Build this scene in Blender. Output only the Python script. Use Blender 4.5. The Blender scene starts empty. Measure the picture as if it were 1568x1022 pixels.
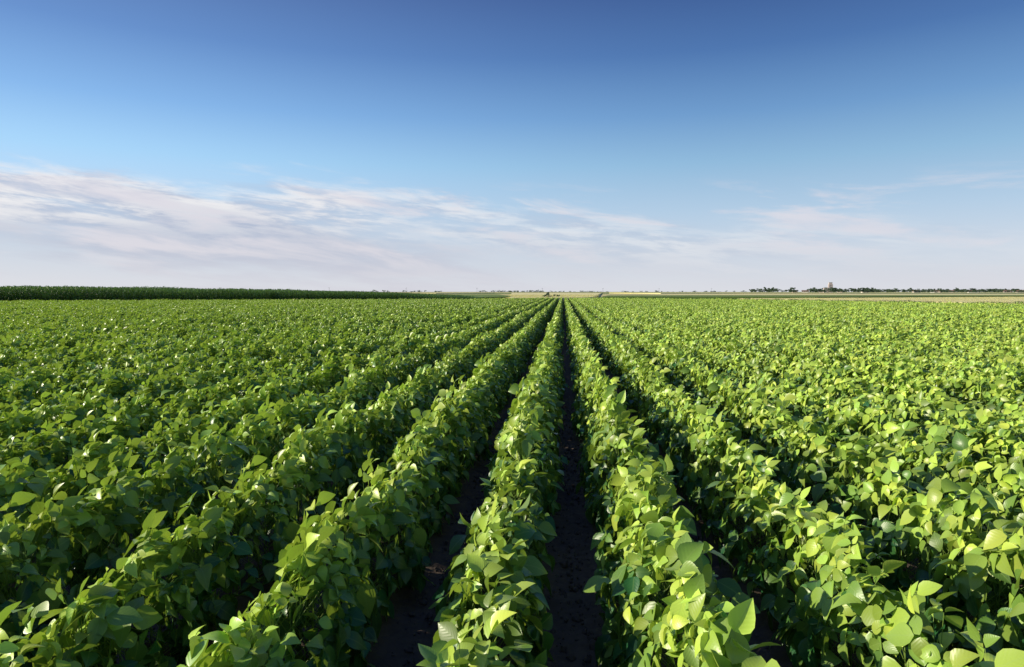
import bpy, math, numpy as np
from mathutils import Vector, noise as mnoise
R = math.radians
scene = bpy.context.scene
scene.view_settings.view_transform='Standard'; scene.view_settings.look='None'; scene.view_settings.exposure=0
SUN_AZ, SUN_EL = R(-90), R(22.5)
S = np.array([math.sin(SUN_AZ)*math.cos(SUN_EL), math.cos(SUN_AZ)*math.cos(SUN_EL), math.sin(SUN_EL)])

# ---------------- helpers
def nt(mat):
    mat.use_nodes=True; t=mat.node_tree; t.nodes.clear(); return t
class NB:
    def __init__(s,t): s.t=t
    def n(s,typ,**k):
        nd=s.t.nodes.new(typ)
        for a,b in k.items(): setattr(nd,a,b)
        return nd
    def l(s,a,b): s.t.links.new(a,b)
    def val(s,inp,v):
        if hasattr(v,'is_output') : s.l(v,inp)
        else: inp.default_value=v
    def math(s,op,a,b=0.0,c=None,clamp=False):
        nd=s.t.nodes.new('ShaderNodeMath'); nd.operation=op; nd.use_clamp=clamp
        s.val(nd.inputs[0],a); s.val(nd.inputs[1],b)
        if c is not None: s.val(nd.inputs[2],c)
        return nd.outputs[0]
    def ss(s,v,a,b,lo=0.0,hi=1.0):
        nd=s.t.nodes.new('ShaderNodeMapRange'); nd.interpolation_type='SMOOTHSTEP'
        if a>b: a,b,lo,hi=b,a,hi,lo
        s.val(nd.inputs[0],v); nd.inputs[1].default_value=a; nd.inputs[2].default_value=b
        nd.inputs[3].default_value=lo; nd.inputs[4].default_value=hi
        return nd.outputs[0]
    def mix(s,f,a,b,mode='MIX'):
        nd=s.t.nodes.new('ShaderNodeMix'); nd.data_type='RGBA'; nd.blend_type=mode
        s.val(nd.inputs[0],f)
        for inp,v in ((nd.inputs[6],a),(nd.inputs[7],b)):
            if isinstance(v,tuple): inp.default_value=(*v[:3],1)
            else: s.l(v,inp)
        return nd.outputs[2]
    def noise(s,vec,scale,detail=4,rough=.55,dist=0):
        nd=s.t.nodes.new('ShaderNodeTexNoise'); nd.inputs['Scale'].default_value=scale
        nd.inputs['Detail'].default_value=detail; nd.inputs['Roughness'].default_value=rough; nd.inputs['Distortion'].default_value=dist
        if vec is not None: s.l(vec,nd.inputs['Vector'])
        return nd.outputs['Fac']

def link(o, parent=None):
    scene.collection.objects.link(o)
    if parent: o.parent=parent
    return o

def quads_mesh(name, V, F, mat, attr=None, uv=None, smooth=True):
    me=bpy.data.meshes.new(name)
    V=np.asarray(V,dtype=np.float32); F=np.asarray(F,dtype=np.int32)
    me.vertices.add(len(V)); me.vertices.foreach_set('co',V.ravel())
    me.loops.add(F.size); me.loops.foreach_set('vertex_index',F.ravel())
    k=F.shape[1]
    me.polygons.add(len(F)); me.polygons.foreach_set('loop_start',np.arange(0,F.size,k,dtype=np.int32))
    me.polygons.foreach_set('use_smooth',np.full(len(F),smooth))
    if attr is not None:
        a=me.attributes.new('lc','FLOAT_COLOR','POINT'); a.data.foreach_set('color',np.asarray(attr,dtype=np.float32).ravel())
    if uv is not None:
        u=me.uv_layers.new(name='UVMap'); u.data.foreach_set('uv',np.asarray(uv,dtype=np.float32)[F.ravel()].ravel())
    me.update(calc_edges=True); me.validate()
    if mat: me.materials.append(mat)
    return me

def norm(v): return v/np.maximum(np.linalg.norm(v,axis=-1,keepdims=True),1e-9)

def gn_instancer(name, pts, rots, scls, idx, coll):
    me=bpy.data.meshes.new(name); n=len(pts)
    me.vertices.add(n); me.vertices.foreach_set('co',np.asarray(pts,dtype=np.float32).ravel())
    for nm,typ,key,arr in (('rot','FLOAT_VECTOR','vector',rots),('scl','FLOAT_VECTOR','vector',scls)):
        a=me.attributes.new(nm,typ,'POINT'); a.data.foreach_set(key,np.asarray(arr,dtype=np.float32).ravel())
    a=me.attributes.new('idx','INT','POINT'); a.data.foreach_set('value',np.asarray(idx,dtype=np.int32))
    o=link(bpy.data.objects.new(name,me))
    g=bpy.data.node_groups.new(name+'_gn','GeometryNodeTree')
    g.interface.new_socket('Geometry',in_out='INPUT',socket_type='NodeSocketGeometry')
    g.interface.new_socket('Geometry',in_out='OUTPUT',socket_type='NodeSocketGeometry')
    N=g.nodes; gi=N.new('NodeGroupInput'); go=N.new('NodeGroupOutput')
    iop=N.new('GeometryNodeInstanceOnPoints'); ci=N.new('GeometryNodeCollectionInfo')
    ci.inputs['Collection'].default_value=coll
    ci.inputs['Separate Children'].default_value=True; ci.inputs['Reset Children'].default_value=True
    g.links.new(gi.outputs[0],iop.inputs['Points']); g.links.new(ci.outputs[0],iop.inputs['Instance'])
    iop.inputs['Pick Instance'].default_value=True
    for nm,typ,inp in (('rot','FLOAT_VECTOR','Rotation'),('scl','FLOAT_VECTOR','Scale'),('idx','INT','Instance Index')):
        na=N.new('GeometryNodeInputNamedAttribute'); na.data_type=typ; na.inputs['Name'].default_value=nm
        g.links.new(na.outputs[0],iop.inputs[inp])
    g.links.new(iop.outputs[0],go.inputs[0])
    m=o.modifiers.new('instances','NODES'); m.node_group=g
    return o

def inpoly(x,y,poly):
    r=np.zeros(len(x),bool); n=len(poly)
    for i in range(n):
        x1,y1=poly[i]; x2,y2=poly[(i+1)%n]
        c=((y1>y)!=(y2>y))&(x<(x2-x1)*(y-y1)/(y2-y1+1e-12)+x1)
        r^=c
    return r

# ---------------- materials
def leaf_material(name, dark, light, trans, veins=True, rough=.42, tw=.3, spec=.45, hue0=.483):
    m=bpy.data.materials.new(name); b=NB(nt(m))
    out=b.n('ShaderNodeOutputMaterial'); p=b.n('ShaderNodeBsdfPrincipled'); tr=b.n('ShaderNodeBsdfTranslucent'); mx=b.n('ShaderNodeMixShader')
    at=b.n('ShaderNodeAttribute'); at.attribute_name='lc'
    sp=b.n('ShaderNodeSeparateColor'); b.l(at.outputs['Color'],sp.inputs[0])
    oi=b.n('ShaderNodeObjectInfo')
    geo=b.n('ShaderNodeNewGeometry')
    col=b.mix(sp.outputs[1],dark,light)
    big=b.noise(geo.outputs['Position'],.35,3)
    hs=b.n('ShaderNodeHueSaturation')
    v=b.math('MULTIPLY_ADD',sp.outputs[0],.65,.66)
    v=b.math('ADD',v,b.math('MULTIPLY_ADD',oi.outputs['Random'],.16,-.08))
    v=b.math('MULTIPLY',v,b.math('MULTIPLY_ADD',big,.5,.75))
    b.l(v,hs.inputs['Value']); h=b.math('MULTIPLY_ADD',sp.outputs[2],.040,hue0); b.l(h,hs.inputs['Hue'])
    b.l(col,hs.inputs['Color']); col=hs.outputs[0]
    if veins:
        uv=b.n('ShaderNodeUVMap'); su=b.n('ShaderNodeSeparateXYZ'); b.l(uv.outputs[0],su.inputs[0])
        au=b.math('ABSOLUTE',b.math('SUBTRACT',su.outputs[0],.5))
        mid=b.ss(au,.0,.045,1,0)
        ph=b.math('MULTIPLY',b.math('SUBTRACT',su.outputs[1],b.math('MULTIPLY',au,.75)),7.0)
        fr=b.math('ABSOLUTE',b.math('SUBTRACT',b.math('FRACT',ph),.5))
        lat=b.ss(fr,.0,.08,1,0)
        vn_=b.math('MAXIMUM',mid,b.math('MULTIPLY',lat,.35))
        col=b.mix(b.math('MULTIPLY',vn_,.28),col,(.36,.50,.14))
        bm=b.n('ShaderNodeBump'); bm.inputs['Strength'].default_value=.25; bm.inputs['Distance'].default_value=.002
        b.l(fr,bm.inputs['Height']); b.l(bm.outputs[0],p.inputs['Normal'])
    col=b.mix(b.math('MULTIPLY',geo.outputs['Backfacing'],.25),col,(.17,.27,.10))
    b.l(col,p.inputs['Base Color']); p.inputs['Roughness'].default_value=rough; p.inputs['Specular IOR Level'].default_value=spec
    tc=b.mix(.45,col,trans); b.l(tc,tr.inputs['Color'])
    mx.inputs[0].default_value=tw; b.l(p.outputs[0],mx.inputs[1]); b.l(tr.outputs[0],mx.inputs[2]); b.l(mx.outputs[0],out.inputs[0])
    return m
soy_leaf=leaf_material('soybean_leaf',(.022,.118,.030),(.66,.82,.11),(.58,.80,.03),rough=.37,spec=.5,tw=.21,hue0=.486)  # dark leaf tone deepened to paint in shade on row sides
corn_leaf=leaf_material('corn_leaf',(.04,.12,.018),(.16,.30,.04),(.25,.42,.03),veins=False)
hazed_tree_leaf=leaf_material('hazed_tree_foliage',(.085,.12,.085),(.13,.175,.11),(.14,.2,.1),veins=False,tw=.2,rough=.8,spec=.1)  # distance haze painted in as a paler, greyer base colour
wheat_mat=leaf_material('wheat_straw',(.86,.78,.36),(.92,.86,.50),(.9,.82,.42),veins=False,tw=.4,rough=.7,spec=.2,hue0=.492)

def simple(name,c,rough=.8,var=.3,scale=3.0,bump=0):
    m=bpy.data.materials.new(name); b=NB(nt(m)); out=b.n('ShaderNodeOutputMaterial'); p=b.n('ShaderNodeBsdfPrincipled')
    geo=b.n('ShaderNodeNewGeometry'); f=b.noise(geo.outputs['Position'],scale,5)
    c2=tuple(x*(1-var) for x in c); c3=tuple(min(1,x*(1+var)) for x in c)
    b.l(b.mix(f,c2,c3),p.inputs['Base Color']); p.inputs['Roughness'].default_value=rough; p.inputs['Specular IOR Level'].default_value=.2
    if bump:
        bm=b.n('ShaderNodeBump'); bm.inputs['Distance'].default_value=bump; b.l(f,bm.inputs['Height']); b.l(bm.outputs[0],p.inputs['Normal'])
    b.l(p.outputs[0],out.inputs[0]); return m
soil_clod=simple('soil_clod',(.13,.10,.082),.95,.4,30,.01)

# ---------------- soybean variants
def leaflets(base,d,n,L,W,droop,fold,twist,c):
    T=np.array([0,.10,.26,.45,.65,.84,.95,1.0]); H=np.array([.05,.60,.95,1.0,.76,.37,.13,.01])*.5
    a=np.repeat(T,3); bb=np.stack([-H,0*H,H],1).ravel()
    N=len(base); s=np.cross(n,d)
    A=a[None,:]; B=bb[None,:]
    L_=L[:,None]; W_=W[:,None]
    along=A*L_*(1-.15*droop[:,None]*A)
    cz=-droop[:,None]*L_*A**2*.55 + fold[:,None]*np.abs(B)*W_ + twist[:,None]*B*W_*A
    P=base[:,None,:]+along[...,None]*d[:,None,:]+(B*W_)[...,None]*s[:,None,:]+cz[...,None]*n[:,None,:]
    nv=len(a)
    F=[]
    for r in range(len(T)-1):
        for k in (0,1):
            F.append([r*3+k,r*3+k+1,(r+1)*3+k+1,(r+1)*3+k][::-1])
    F=np.array(F); F=(F[None]+(np.arange(N)*nv)[:,None,None]).reshape(-1,4)
    uv=np.stack([bb+.5,a],1); uv=np.tile(uv,(N,1))
    C=np.repeat(c,nv,axis=0)
    return P.reshape(-1,3),F,uv,C

def sticks(A,B,r):
    d=norm(B-A); ref=np.tile([0.31,.95,.05],(len(A),1)); u=norm(np.cross(d,ref)); v=np.cross(d,u)
    V=[]
    for P,rr in ((A,r),(B,r*.7)):
        for k in range(3):
            an=2*math.pi*k/3; V.append(P+(u*math.cos(an)+v*math.sin(an))*rr)
    V=np.stack(V,1)
    F=np.array([[0,1,4,3],[1,2,5,4],[2,0,3,5]])
    F=(F[None]+(np.arange(len(A))*6)[:,None,None]).reshape(-1,4)
    return V.reshape(-1,3),F

def soy_segment(seed, ntri=180):
    g=np.random.default_rng(seed)
    npl=9; py=np.linspace(-.5,.5,npl,endpoint=False)+g.normal(0,.025,npl)+.05
    ph=g.normal(0,.048,npl); pw=g.normal(0,.032,npl); px=g.normal(0,.022,npl)
    k=g.integers(0,npl,ntri)
    th=g.uniform(-1,1,ntri); th=np.sign(th)*np.abs(th)**.95*R(128)
    r=1-np.abs(g.normal(0,.13,ntri))+g.uniform(0,.05,ntri)
    ct=np.cos(th); top=np.clip(ct,0,1)
    x=px[k]+(.205+pw[k])*np.sin(th)*r*(1-.18*top)
    z=.23+(.365+ph[k])*ct*r*np.where(ct<0,.52,1)
    y=py[k]+g.normal(0,.07,ntri)
    p=np.stack([x,y,z],1)
    up=(g.random(ntri)<.28)&(top>.7)
    p[up,2]+=g.uniform(.0,.06,up.sum())
    st=np.sin(th)
    sunw=1.1*g.uniform(.05,1.6,ntri)*np.clip(.4+.65*top-.6*st,0.0,1.4)
    n=np.stack([.72*st,0*st,np.full(ntri,.60)-.1*np.abs(st)],1)+S[None]*sunw[:,None]+g.normal(0,.34,(ntri,3))
    n[up]+=g.normal(0,.45,(up.sum(),3))
    n=norm(n)
    o=np.stack([st*.8+g.normal(0,.6,ntri),g.normal(0,.75,ntri),np.full(ntri,-.4)],1)
    o[up,2]+=1.2
    d=norm(o-(o*n).sum(1,keepdims=True)*n); s=np.cross(n,d)
    young_lit=np.clip((top-.42)*1.5+g.normal(0,.24,ntri)-.18*st,0,1)*np.clip(r,0,1)  # young leaves paler; row tops and sun side also lightened as painted sunlight
    Lb=g.uniform(.068,.132,ntri)*(1-.20*young_lit)
    Bs,Ds,Ns,Ls,Ws,Cs=[],[],[],[],[],[]
    for ang in (0,1,-1):
        a=ang*R(78)+g.normal(0,.2,ntri)
        dd=np.cos(a)[:,None]*d+np.sin(a)[:,None]*s
        nn=norm(n+g.normal(0,.27,(ntri,3)))
        dd=norm(dd-(dd*nn).sum(1,keepdims=True)*nn)
        off=.022 if ang==0 else .004
        Bs.append(p+dd*off); Ds.append(dd); Ns.append(nn)
        L=Lb*(1.12 if ang==0 else .92)*g.uniform(.88,1.12,ntri); Ls.append(L); Ws.append(L*g.uniform(.56,.76,ntri))
        Cs.append(np.stack([np.clip(g.random(ntri)*.7+.15+g.normal(0,.1,ntri),0,1.2),np.clip(young_lit*.8+.08+g.normal(0,.1,ntri),0,1),g.random(ntri),np.ones(ntri)],1))
    Bs,Ds,Ns=map(np.concatenate,(Bs,Ds,Ns)); Ls,Ws,Cs=map(np.concatenate,(Ls,Ws,Cs)); N=len(Bs)
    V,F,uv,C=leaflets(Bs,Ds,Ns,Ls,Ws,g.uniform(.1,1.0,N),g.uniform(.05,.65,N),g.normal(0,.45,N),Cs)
    A=np.stack([px[k]+g.normal(0,.02,ntri),py[k]+g.normal(0,.02,ntri),np.clip(z-.16,.06,.42)],1)
    V2,F2=sticks(A,p,.0016)
    SA=np.stack([px*0,py,np.zeros(npl)-.02],1); SB=np.stack([px,py,.5+ph],1)
    V3,F3=sticks(SA,SB,.004)
    Vall=np.concatenate([V,V2,V3]); Fall=np.concatenate([F,F2+len(V),F3+len(V)+len(V2)])
    extra=len(V2)+len(V3)
    uvA=np.concatenate([uv,np.full((extra,2),.5)]); CA=np.concatenate([C,np.tile([.5,.30,.5,1],(extra,1))])
    return quads_mesh('soy_row_part',Vall,Fall,soy_leaf,CA,uvA)
coll=bpy.data.collections.new('soybean_plants_source')
NV=40
for i in range(NV):
    coll.objects.link(bpy.data.objects.new('soybean_plants_%02d'%i,soy_segment(100+i)))
rng=np.random.default_rng(7)
SP=.86; X0=.075+SP/2; KB=.9
soy_poly=[(x*KB,y*KB if y>0 else y) for x,y in [(-140,-2),(-140,74),(-83,95),(-50,112),(-15.5,127),(0,157),(14,140),(32,120),(50,79),(75,48),(95,20),(95,-2)]]
pts=[]
for i in range(-190,120):
    xr=X0+i*SP
    ys=np.arange(-1.5,160,1.08)+rng.uniform(-.3,.3)
    xs=np.full(len(ys),xr)
    vis=(np.abs(xs)<ys*1.15+9)
    pts.append(np.stack([xs[vis],ys[vis]],1))
pts=np.concatenate(pts); m=inpoly(pts[:,0],pts[:,1],soy_poly); pts=pts[m]; n=len(pts)
def vn(x,y,f,s=0): return np.array([mnoise.noise(Vector((a*f,b*f,s))) for a,b in zip(x,y)])
hv=vn(pts[:,0],pts[:,1],.22)*.12+vn(pts[:,0],pts[:,1],.9,5)*.11
P3=np.stack([pts[:,0]+rng.normal(0,.018,n),pts[:,1]+rng.normal(0,.03,n),np.zeros(n)],1)
rot=np.stack([np.zeros(n),np.zeros(n),rng.normal(0,.05,n)],1)
wide=1.06+.08*np.clip((pts[:,0]-1.0)/3,0,1)
scl=np.stack([(1+hv*.6+rng.normal(0,.05,n))*wide,rng.uniform(1.12,1.2,n),1.16*(1+hv+rng.normal(0,.03,n))],1)
gn_instancer('soybean_crop_rows',P3,rot,scl,rng.integers(0,NV,n),coll)
print('soy segments',n)

# ---------------- ground
def grid_axis(a0,a1,step,growth,lim):
    L=[a1]; s=step
    while L[-1]<lim: s*=growth; L.append(L[-1]+s)
    return L
mid=list(np.arange(-3,3.0001,.03)); pos=grid_axis(0,3,.035,1.25,9000)[1:]; xs=np.array([-p for p in reversed(pos)]+mid+pos)
ymid=list(np.arange(1,10,.03)); ypos=grid_axis(0,ymid[-1],.035,1.12,9000)[1:]; yneg=[-60,-20,-6,-2,0]
ys=np.array(yneg+ymid+ypos)
X,Y=np.meshgrid(xs,ys); Z=np.zeros_like(X)
near=(np.abs(X)<3.3)&(Y>.9)&(Y<12)
xn,yn=X[near],Y[near]
Z[near]=vn(xn,yn,5,1)*.02+vn(xn,yn,14,2)*.02+vn(xn,yn,30,3)*.012
Z[near]+=.02*np.cos((xn-X0)/SP*2*math.pi)
ny,nx=X.shape; V=np.stack([X,Y,Z],-1).reshape(-1,3)
ii=np.arange(ny*nx).reshape(ny,nx); F=np.stack([ii[:-1,:-1],ii[:-1,1:],ii[1:,1:],ii[1:,:-1]],-1).reshape(-1,4)
gm=bpy.data.materials.new('farmland_soil'); b=NB(nt(gm)); out=b.n('ShaderNodeOutputMaterial'); p=b.n('ShaderNodeBsdfPrincipled')
geo=b.n('ShaderNodeNewGeometry'); sx=b.n('ShaderNodeSeparateXYZ'); b.l(geo.outputs['Position'],sx.inputs[0])
f1=b.noise(geo.outputs['Position'],9,8,.65); f2=b.noise(geo.outputs['Position'],.6,3)
soil=b.mix(f1,(.05,.038,.03),(.22,.165,.13)); soil=b.mix(b.math('MULTIPLY',f2,.5),soil,(.095,.072,.056))
mp=b.n('ShaderNodeMapping'); mp.inputs['Scale'].default_value=(.0022,.0045,1); mp.inputs['Rotation'].default_value=(0,0,.2); b.l(geo.outputs['Position'],mp.inputs[0])
vo=b.n('ShaderNodeTexVoronoi'); vo.inputs['Scale'].default_value=1; b.l(mp.outputs[0],vo.inputs['Vector'])
vs=b.n('ShaderNodeSeparateColor'); b.l(vo.outputs['Color'],vs.inputs[0])
cr=b.n('ShaderNodeValToRGB'); cr.color_ramp.interpolation='CONSTANT'; e=cr.color_ramp.elements
e[0].position=0; e[0].color=(.18,.26,.07,1); e[1].position=.35; e[1].color=(.74,.64,.30,1)
for ps,c in ((.6,(.24,.32,.10,1)),(.78,(.66,.58,.26,1))): q=e.new(ps); q.color=c
b.l(vs.outputs[0],cr.inputs[0])
far=b.ss(b.math('ADD',sx.outputs[1],b.math('MULTIPLY',b.math('ABSOLUTE',sx.outputs[0]),.6)),140,165)
col=b.mix(far,soil,cr.outputs[0]); b.l(col,p.inputs['Base Color']); p.inputs['Roughness'].default_value=.95; p.inputs['Specular IOR Level'].default_value=.15
bm=b.n('ShaderNodeBump'); bm.inputs['Strength'].default_value=.8; bm.inputs['Distance'].default_value=.02; b.l(f1,bm.inputs['Height']); b.l(bm.outputs[0],p.inputs['Normal'])
b.l(p.outputs[0],out.inputs[0])
link(bpy.data.objects.new('ground',quads_mesh('ground',V,F,gm)))

# soil clods
import bmesh
cc=bpy.data.collections.new('clod_source')
for i in range(6):
    bmm=bmesh.new(); bmesh.ops.create_icosphere(bmm,subdivisions=2,radius=1)
    for v in bmm.verts:
        f=1+.35*mnoise.noise(v.co*1.3+Vector((i*7,0,0)))+.2*mnoise.noise(v.co*3+Vector((i*3,1,0)))
        v.co=Vector((v.co.x*f,v.co.y*f,v.co.z*f*.7))
    me=bpy.data.meshes.new('clod'); bmm.to_mesh(me); bmm.free(); me.materials.append(soil_clod)
    cc.objects.link(bpy.data.objects.new('clod_%d'%i,me))
n=14000
gx=rng.integers(-4,6,n)*SP+.075+rng.normal(0,.12,n); gy=1.5+rng.random(n)**1.3*14
sz=.004+rng.exponential(.007,n); sz=np.clip(sz,.003,.038)
gn_instancer('soil_clods',np.stack([gx,gy,np.full(n,-.012)],1),rng.uniform(0,6.28,(n,3)),np.stack([sz]*3,1),rng.integers(0,6,n),cc)

# ---------------- corn
def ribbons(base,az,L,Wd,rise,g,seg=6):
    N=len(base); V=[];
    t=np.linspace(0,1,seg+1)
    dx=np.stack([np.cos(az),np.sin(az),0*az],1); sd=np.stack([-np.sin(az),np.cos(az),0*az],1)
    w=np.sin(np.clip(t*.93+.07,0,1)*math.pi)**.6
    for j,tt in enumerate(t):
        hor=L*tt*.75; ver=L*(rise*tt-1.0*rise*tt**2.2*1.05)
        c=base+dx*hor[:,None]+np.array([0,0,1])*ver[:,None]
        ww=(Wd*w[j]*.5)[:,None]
        V+= [c-sd*ww, c+sd*ww]
    V=np.stack(V,1); nv=2*(seg+1)
    F=np.array([[2*j,2*j+1,2*j+3,2*j+2] for j in range(seg)])
    F=(F[None]+(np.arange(N)*nv)[:,None,None]).reshape(-1,4)
    return V.reshape(-1,3),F,nv
def corn_patch(seed):
    g=np.random.default_rng(seed); VV=[];FF=[];CC=[];off=0
    px=np.concatenate([np.full(9,-.35),np.full(9,.35)])+g.normal(0,.04,18); py=np.tile(np.linspace(-.85,.85,9),2)+g.normal(0,.05,18)
    H=g.normal(2.25,.10,18)
    A=np.stack([px,py,0*px],1); B=np.stack([px,py,H],1)
    V,F=sticks(A,B,.014); VV.append(V);FF.append(F);CC.append(np.tile([.5,.4,.5,1],(len(V),1)));off+=len(V)
    nl=12; k=np.repeat(np.arange(18),nl); lv=np.tile(np.linspace(.15,.97,nl),18)
    az=g.uniform(0,6.28,len(k)); base=np.stack([px[k],py[k],H[k]*lv],1)
    V,F,nv=ribbons(base,az,g.uniform(.5,.8,len(k))*(1.1-.35*lv),np.full(len(k),.085),g.uniform(.8,1.5,len(k)),g)
    VV.append(V);FF.append(F+off);off+=len(V)
    c=np.stack([g.random(len(k)),np.clip(lv*.9+g.normal(0,.1,len(k)),0,1),g.random(len(k)),np.ones(len(k))],1); CC.append(np.repeat(c,nv,0))
    return quads_mesh('corn',np.concatenate(VV),np.concatenate(FF),corn_leaf,np.concatenate(CC))
ccorn=bpy.data.collections.new('corn_source')
for i in range(6): ccorn.objects.link(bpy.data.objects.new('corn_plants_%d'%i,corn_patch(40+i)))
def strip_points(line,depth,sx,sy):
    P=[]
    for (x1,y1),(x2,y2) in zip(line[:-1],line[1:]):
        L=math.hypot(x2-x1,y2-y1); tx,ty=(x2-x1)/L,(y2-y1)/L; nx_,ny_=-ty,tx
        a=np.arange(0,L,sx); d=np.arange(0,depth,sy)
        Aa,Dd=np.meshgrid(a,d); P.append(np.stack([x1+Aa.ravel()*tx+Dd.ravel()*nx_,y1+Aa.ravel()*ty+Dd.ravel()*ny_],1))
    return np.concatenate(P)
cp=strip_points([(x*KB,y*KB) for x,y in [(-145,75),(-84,98),(-50,114),(-16,130)]],14,1.4,1.9); n=len(cp)
hs=np.interp(cp[:,0]/KB,[-145,-84,-62,-45,-30,-16],[1.14,1.12,1.02,.88,.72,.42])
hh=hs*(1+vn(cp[:,0],cp[:,1],.15)*.10)
gn_instancer('corn_field',np.stack([cp[:,0],cp[:,1],0*hh],1),np.stack([0*hh,0*hh,rng.choice([0,math.pi],n)+rng.normal(0,.08,n)],1),np.stack([np.ones(n),np.ones(n),hh],1),rng.integers(0,6,n),ccorn)
cp=strip_points([(x*KB,y*KB) for x,y in [(9,160),(32,124),(52,84),(77,52),(97,26)]],3,1.4,1.9); cp[:,0]+=4; n=len(cp)
gn_instancer('green_crop_strip',np.stack([cp[:,0],cp[:,1],np.zeros(n)],1),np.stack([np.zeros(n),np.zeros(n),rng.uniform(0,6.28,n)],1),np.stack([np.ones(n)*.8,np.ones(n)*.8,rng.normal(.30,.03,n)],1),rng.integers(0,6,n),ccorn)
# ---------------- wheat
def wheat_patch(seed):
    g=np.random.default_rng(seed); k=60
    A=np.stack([g.uniform(-1,1,k),g.uniform(-1,1,k),np.full(k,.3)],1); B=A+np.stack([g.normal(0,.05,k),g.normal(0,.05,k),g.uniform(.40,.51,k)-.15],1)
    V,F=sticks(A,B,.006); E=B+np.stack([g.normal(0,.05,k),g.normal(0,.05,k),g.uniform(-.02,.07,k)],1); V2,F2=sticks(B,E,.016)
    c=np.repeat(np.stack([g.random(k),g.random(k),g.random(k),np.ones(k)],1),6,0)
    return quads_mesh('wheat',np.concatenate([V,V2]),np.concatenate([F,F2+len(V)]),wheat_mat,np.concatenate([c,c]))
cw=bpy.data.collections.new('wheat_source')
for i in range(5): cw.objects.link(bpy.data.objects.new('wheat_patch_%d'%i,wheat_patch(60+i)))
wmat=simple('wheat_canopy',(.90,.80,.38),.9,.10,.8,.1)
gmat=simple('green_crop_canopy',(.20,.28,.07),.9,.3,.3,.2)
def slab(name,poly,h,mat):
    bmm=bmesh.new(); vs=[bmm.verts.new((x,y,h)) for x,y in poly]; vb=[bmm.verts.new((x,y,-.1)) for x,y in poly]
    bmm.faces.new(vs); n_=len(poly)
    for i in range(n_): bmm.faces.new([vb[i],vb[(i+1)%n_],vs[(i+1)%n_],vs[i]])
    bmesh.ops.recalc_face_normals(bmm,faces=bmm.faces)
    me=bpy.data.meshes.new(name); bmm.to_mesh(me); bmm.free(); me.materials.append(mat)
    return link(bpy.data.objects.new(name,me))
w1=[(37,112),(56,78),(78,50),(100,26),(170,120),(190,230),(34,137)]
w2=[(-11,141),(5,160),(7.5,175),(45,800),(-60,800)]
for poly in (w1,w2,[(30,270),(240,290),(330,420),(60,380)],[(90,640),(700,700),(900,1000),(60,900)],[(-300,700),(-120,640),(-90,900),(-420,1000)]):
    slab('wheat_field',poly,.64,wmat)
slab('green_field',[(10,176),(60,168),(190,240),(210,270),(40,250),(15,230)],.75,gmat)
slab('green_field',[(-140,150),(-20,150),(-14,190),(-30,320),(-300,380)],.7,gmat)
P=[]
for poly in (w1,[(-11,141),(5,160),(7.5,175),(15,300),(-23,300)]):
    xx,yy=np.meshgrid(np.arange(-30,200,1.8),np.arange(20,300,1.8)); xx=xx.ravel();yy=yy.ravel(); mm=inpoly(xx,yy,poly); P.append(np.stack([xx[mm],yy[mm]],1))
P=np.concatenate(P); n=len(P)
gn_instancer('wheat_stalks',np.stack([P[:,0],P[:,1],np.zeros(n)],1),np.stack([np.zeros(n),np.zeros(n),rng.uniform(0,6.28,n)],1),np.stack([np.ones(n),np.ones(n),rng.normal(1,.04,n)],1),rng.integers(0,5,n),cw)

# ---------------- distant trees
bark=simple('tree_bark',(.09,.07,.05))
def tree_geo(g,pos,h,w):
    V=[];F=[];C=[];off=0
    a=np.array([[pos[0],pos[1],0]]); bq=a+np.array([[g.normal(0,.2),g.normal(0,.2),h*.75]])
    v,f=sticks(a,bq,h*.022); V.append(v);F.append(f);C.append(np.tile([.2,.1,.5,1],(6,1)));off+=6
    nl=g.integers(5,9)
    lim=bq*0+a+np.stack([g.normal(0,w*.25,nl),g.normal(0,w*.25,nl),g.uniform(.3,.88,nl)*h],1)
    v,f=sticks(np.tile(a+np.array([[0,0,h*.3]]),(nl,1)),lim,h*.008); V.append(v);F.append(f+off);C.append(np.tile([.2,.1,.5,1],(len(v),1)));off+=len(v)
    k=26; cen=np.repeat(lim,k,0); q=g.normal(0,1,(len(cen),3)); rad=np.repeat(g.uniform(.14,.26,nl),k)[:,None]*np.array([[w,w,h*.5]])
    c=cen+norm(q)*rad*g.uniform(.4,1.05,(len(cen),1))**.5; c[:,2]=np.clip(c[:,2],h*.12,h*1.05)
    n_=norm(g.normal(0,1,c.shape)); u=norm(np.cross(n_,g.normal(0,1,c.shape))); w_=np.cross(n_,u); s=(h*.055*g.uniform(.6,1.4,len(c)))[:,None]
    v=np.stack([c-u*s-w_*s*.6,c+u*s*.7-w_*s,c+u*s+w_*s*.7,c-u*s*.8+w_*s],1).reshape(-1,3)
    f=np.arange(len(v)).reshape(-1,4); V.append(v);F.append(f+off)
    cc_=np.stack([g.random(len(c)),g.random(len(c)),g.random(len(c)),np.ones(len(c))],1); C.append(np.repeat(cc_,4,0))
    return np.concatenate(V),np.concatenate(F),np.concatenate(C)
def tree_mass(name,poss,seed,hs_,ws_):
    g=np.random.default_rng(seed); V=[];F=[];C=[];off=0
    for p_,h_,w_ in zip(poss,hs_,ws_):
        v,f,c=tree_geo(g,p_,h_,w_); V.append(v);F.append(f+off);C.append(c);off+=len(v)
    return link(bpy.data.objects.new(name,quads_mesh(name,np.concatenate(V),np.concatenate(F),hazed_tree_leaf,np.concatenate(C),smooth=False)))
g=np.random.default_rng(5)
t=[];hh=[];ww=[]
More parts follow.
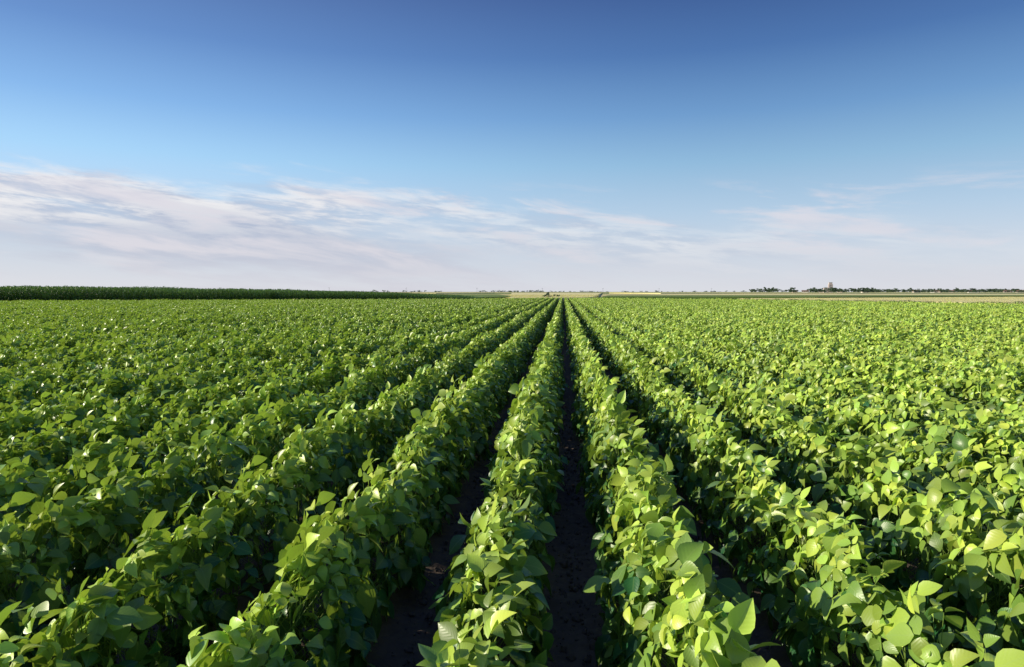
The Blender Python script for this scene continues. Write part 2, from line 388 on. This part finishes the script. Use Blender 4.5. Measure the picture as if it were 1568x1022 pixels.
for a0,a1,n_,h0,d0 in ((10.5,14.5,14,5,1700),(14.8,17.0,26,8,1350),(17.2,18.6,12,7,1400),(19.2,23.5,90,7.5,1400),(23.5,33,190,6,1450),(33,45,90,7,1500),(5,10,16,4,2000)):
    a=R(1)*g.uniform(a0,a1,n_); d=d0*g.uniform(.93,1.1,n_)
    t+=list(np.stack([np.sin(a)*d,np.cos(a)*d],1)); hh+=list(np.clip(g.normal(h0,h0*.25,n_),2.5,14)); ww+=list(g.uniform(6,11,n_))
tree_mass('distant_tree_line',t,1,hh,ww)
t=[];hh=[];ww=[]
for a0,a1,n_,h0,d0 in ((-13.5,-9,14,5,1900),(-7,-1.5,40,5.0,1700),(-1.2,5,24,4,2000),(-25,-14,14,5,1900)):
    a=R(1)*g.uniform(a0,a1,n_); d=d0*g.uniform(.93,1.1,n_)
    t+=list(np.stack([np.sin(a)*d,np.cos(a)*d],1)); hh+=list(np.clip(g.normal(h0,h0*.25,n_),2.5,14)); ww+=list(g.uniform(6,13,n_))
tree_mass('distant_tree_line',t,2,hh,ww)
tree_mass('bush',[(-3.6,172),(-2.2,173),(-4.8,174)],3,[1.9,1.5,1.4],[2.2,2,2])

# ---------------- buildings far away
wallm=simple('plaster_wall',(.42,.36,.31),.9,.08,.5); roofm=simple('tile_roof',(.22,.13,.10),.9,.2,1); conc=simple('silo_concrete',(.66,.54,.48),.9,.08,.3); glassm=simple('window_glass',(.05,.06,.07),.2,.1); metal=simple('galvanised_metal',(.5,.52,.53),.5,.1)
def box(name,x,y,z,sx,sy,sz,mat,parent,bev=0):
    bmm=bmesh.new(); bmesh.ops.create_cube(bmm,size=1)
    for v in bmm.verts: v.co=Vector((v.co.x*sx,v.co.y*sy,v.co.z*sz))
    me=bpy.data.meshes.new(name); bmm.to_mesh(me); bmm.free(); me.materials.append(mat)
    o=link(bpy.data.objects.new(name,me),parent); o.location=(x,y,z+sz/2); return o
def gable(name,x,y,z,sx,sy,h,mat,parent):
    v=[(-sx/2,-sy/2,0),(sx/2,-sy/2,0),(sx/2,sy/2,0),(-sx/2,sy/2,0),(-sx/2,0,h),(sx/2,0,h)]
    me=bpy.data.meshes.new(name); me.from_pydata(v,[],[(0,1,5,4),(2,3,4,5),(1,2,5),(3,0,4),(3,2,1,0)]); me.materials.append(mat)
    o=link(bpy.data.objects.new(name,me),parent); o.location=(x,y,z); return o
def house(x,y,rz,sx,h,wm):
    e_=bpy.data.objects.new('village_house',None); link(e_); e_.location=(x,y,0); e_.rotation_euler=(0,0,rz)
    box('walls',0,0,-.1,sx,8,h+.1,wm,e_); gable('roof',0,0,h,sx+.8,9,2.2,roofm,e_)
    for i in range(int(sx//3)-1): box('window_%d'%i,-sx/2+1.8+i*3,-4.0,1.2,1.1,.1,1.3,glassm,e_)
    box('door',sx/2-1.2,-4.0,0.02,1,.12,2.1,bark,e_); box('chimney',sx*.25,.6,h+1.0,.7,.7,1.8,wm,e_)
white=simple('white_wall',(.6,.57,.53),.9,.05)
for i in range(15):
    a=R(g.uniform(17,34)); d=g.uniform(1430,1600)
    house(math.sin(a)*d,math.cos(a)*d,g.uniform(-.5,.5)-a,g.uniform(9,14),g.uniform(2.8,3.4),white if i%3==0 else wallm)
e_=bpy.data.objects.new('grain_elevator_tower',None); link(e_); e_.location=(487,1290,0); e_.rotation_euler=(0,0,-R(12))
box('tower_shaft',0,0,-.1,7.5,7.5,15.6,conc,e_); box('head_house',0,0,15.5,5.5,6.2,3.4,conc,e_); box('head_roof',0,0,18.9,6,6.7,.3,metal,e_)
box('side_bin',-7.6,0,-.1,7.4,7,9,conc,e_); gable('side_roof',-7.6,0,8.9,7.6,7.4,1.4,metal,e_)
for i in range(4): box('window_%d'%i,0,-3.8,3+i*3.2,1.2,.16,1.3,glassm,e_)
wood=simple('weathered_wood',(.10,.08,.06))
for i,(px_,py_) in enumerate([(-300,860),(-210,905),(-120,950),(-30,995),(60,1040),(150,1085),(240,1130)]):
    e_=bpy.data.objects.new('utility_pole',None); link(e_); e_.location=(px_,py_,0)
    me=quads_mesh('pole',*sticks(np.array([[0,0,-.2]]),np.array([[0,0,7.5]]),.16),wood); link(bpy.data.objects.new('pole',me),e_)
    box('crossarm',0,0,6.8,2.2,.14,.16,wood,e_)
    for k in (-.9,0,.9): box('insulator',k,0,6.97,.1,.1,.22,white,e_)

# ---------------- world
w=bpy.data.worlds.new('World'); scene.world=w; w.use_nodes=True; t=w.node_tree; t.nodes.clear(); b=NB(t)
out=b.n('ShaderNodeOutputWorld'); bg=b.n('ShaderNodeBackground'); bg.inputs['Strength'].default_value=.10
sky=b.n('ShaderNodeTexSky'); sky.sky_type='NISHITA'; sky.sun_disc=False; sky.sun_elevation=SUN_EL; sky.sun_rotation=SUN_AZ%(2*math.pi); sky.altitude=100; sky.air_density=1.0; sky.dust_density=.4; sky.ozone_density=2.0
tc=b.n('ShaderNodeTexCoord'); sv=b.n('ShaderNodeSeparateXYZ'); b.l(tc.outputs['Generated'],sv.inputs[0])
X_,Y_,Z_=sv.outputs
cr=b.n('ShaderNodeValToRGB'); cr.color_ramp.interpolation='LINEAR'; e=cr.color_ramp.elements
stops=[(0,(.74,.76,.83)),(.06,(.62,.70,.82)),(.11,(.47,.63,.81)),(.177,(.29,.51,.74)),(.24,(.16,.34,.63)),(.316,(.072,.18,.44)),(.40,(.038,.092,.285)),(1,(.025,.06,.22))]
e[0].position=0; e[0].color=(*stops[0][1],1); e[1].position=1; e[1].color=(*stops[-1][1],1)
for ps,c in stops[1:-1]: q=e.new(ps); q.color=(*c,1)
b.l(b.math('MAXIMUM',Z_,0.0),cr.inputs[0])
def scale(c,s_):
    nd=b.n('ShaderNodeVectorMath'); nd.operation='SCALE'; b.l(c,nd.inputs[0]); b.val(nd.inputs['Scale'],s_); return nd.outputs[0]
side=b.math('MULTIPLY',b.ss(X_,.3,-.75),b.ss(Z_,.05,.2))
grad=scale(cr.outputs[0],b.math('MULTIPLY_ADD',side,.45,1.0))
grad=b.mix(b.math('MULTIPLY',side,.12),grad,(.42,.56,.70))
az=b.math('ARCTAN2',X_,Y_)
cv=b.n('ShaderNodeCombineXYZ'); b.l(b.math('MULTIPLY',az,2.4),cv.inputs[0]); b.l(b.math('ADD',b.math('MULTIPLY',Z_,15),b.math('MULTIPLY',az,1.4)),cv.inputs[1])
n0=b.noise(cv.outputs[0],.8,4,.5,.3)
n1=b.noise(cv.outputs[0],1.7,10,.6,.35)
n2=b.noise(cv.outputs[0],3.6,10,.62,.2)
left=b.ss(az,.20,-.35)
edge=b.math('ADD',b.math('MULTIPLY_ADD',left,.048,.108),b.math('MULTIPLY_ADD',n1,.16,-.08))
below=b.math('DIVIDE',b.math('SUBTRACT',edge,Z_),.035)
dk=b.ss(below,-.1,1.0)
m1=b.math('MULTIPLY',dk,b.ss(b.math('ADD',n0,b.math('MULTIPLY_ADD',n2,.45,-.225)),.36,.58,.22,1))
m1=b.math('MULTIPLY',m1,b.math('MULTIPLY_ADD',left,.52,.47))
lit=b.math('MULTIPLY',b.ss(below,3.4,.4),b.ss(n2,.38,.57))
ccol=b.mix(lit,(.46,.51,.66),(.94,.91,.91))
soft=b.ss(n1,.46,.66)
ccol=b.mix(b.math('MULTIPLY',soft,.45),ccol,(.80,.78,.83))
ccol=b.mix(b.ss(Z_,.08,.0,0,.8),ccol,(.72,.71,.79))
c1=b.mix(b.math('MULTIPLY',m1,.98),grad,ccol)
m2=b.math('MULTIPLY',b.math('MULTIPLY',b.ss(n1,.50,.66),b.ss(Z_,.165,.12)),b.math('MULTIPLY',b.ss(Z_,.02,.06),.62))
c1=b.mix(m2,c1,(.80,.75,.81))
fin=b.mix(.10,scale(c1,10.0),sky.outputs[0])
b.l(fin,bg.inputs[0]); b.l(bg.outputs[0],out.inputs[0])

# sun
sl=bpy.data.lights.new('sun','SUN'); sl.energy=5; sl.angle=R(.5); sl.color=(1,.91,.72)
so=link(bpy.data.objects.new('sun',sl)); so.rotation_euler=Vector(-S).to_track_quat('-Z','Y').to_euler()
# camera
cam=bpy.data.cameras.new('camera'); cam.lens=24; cam.sensor_width=36; cam.clip_end=20000; cam.clip_start=.05
co=link(bpy.data.objects.new('camera',cam)); co.location=(0,0,1.95); co.rotation_euler=(R(90-3.5),0,R(4.27)); scene.camera=co
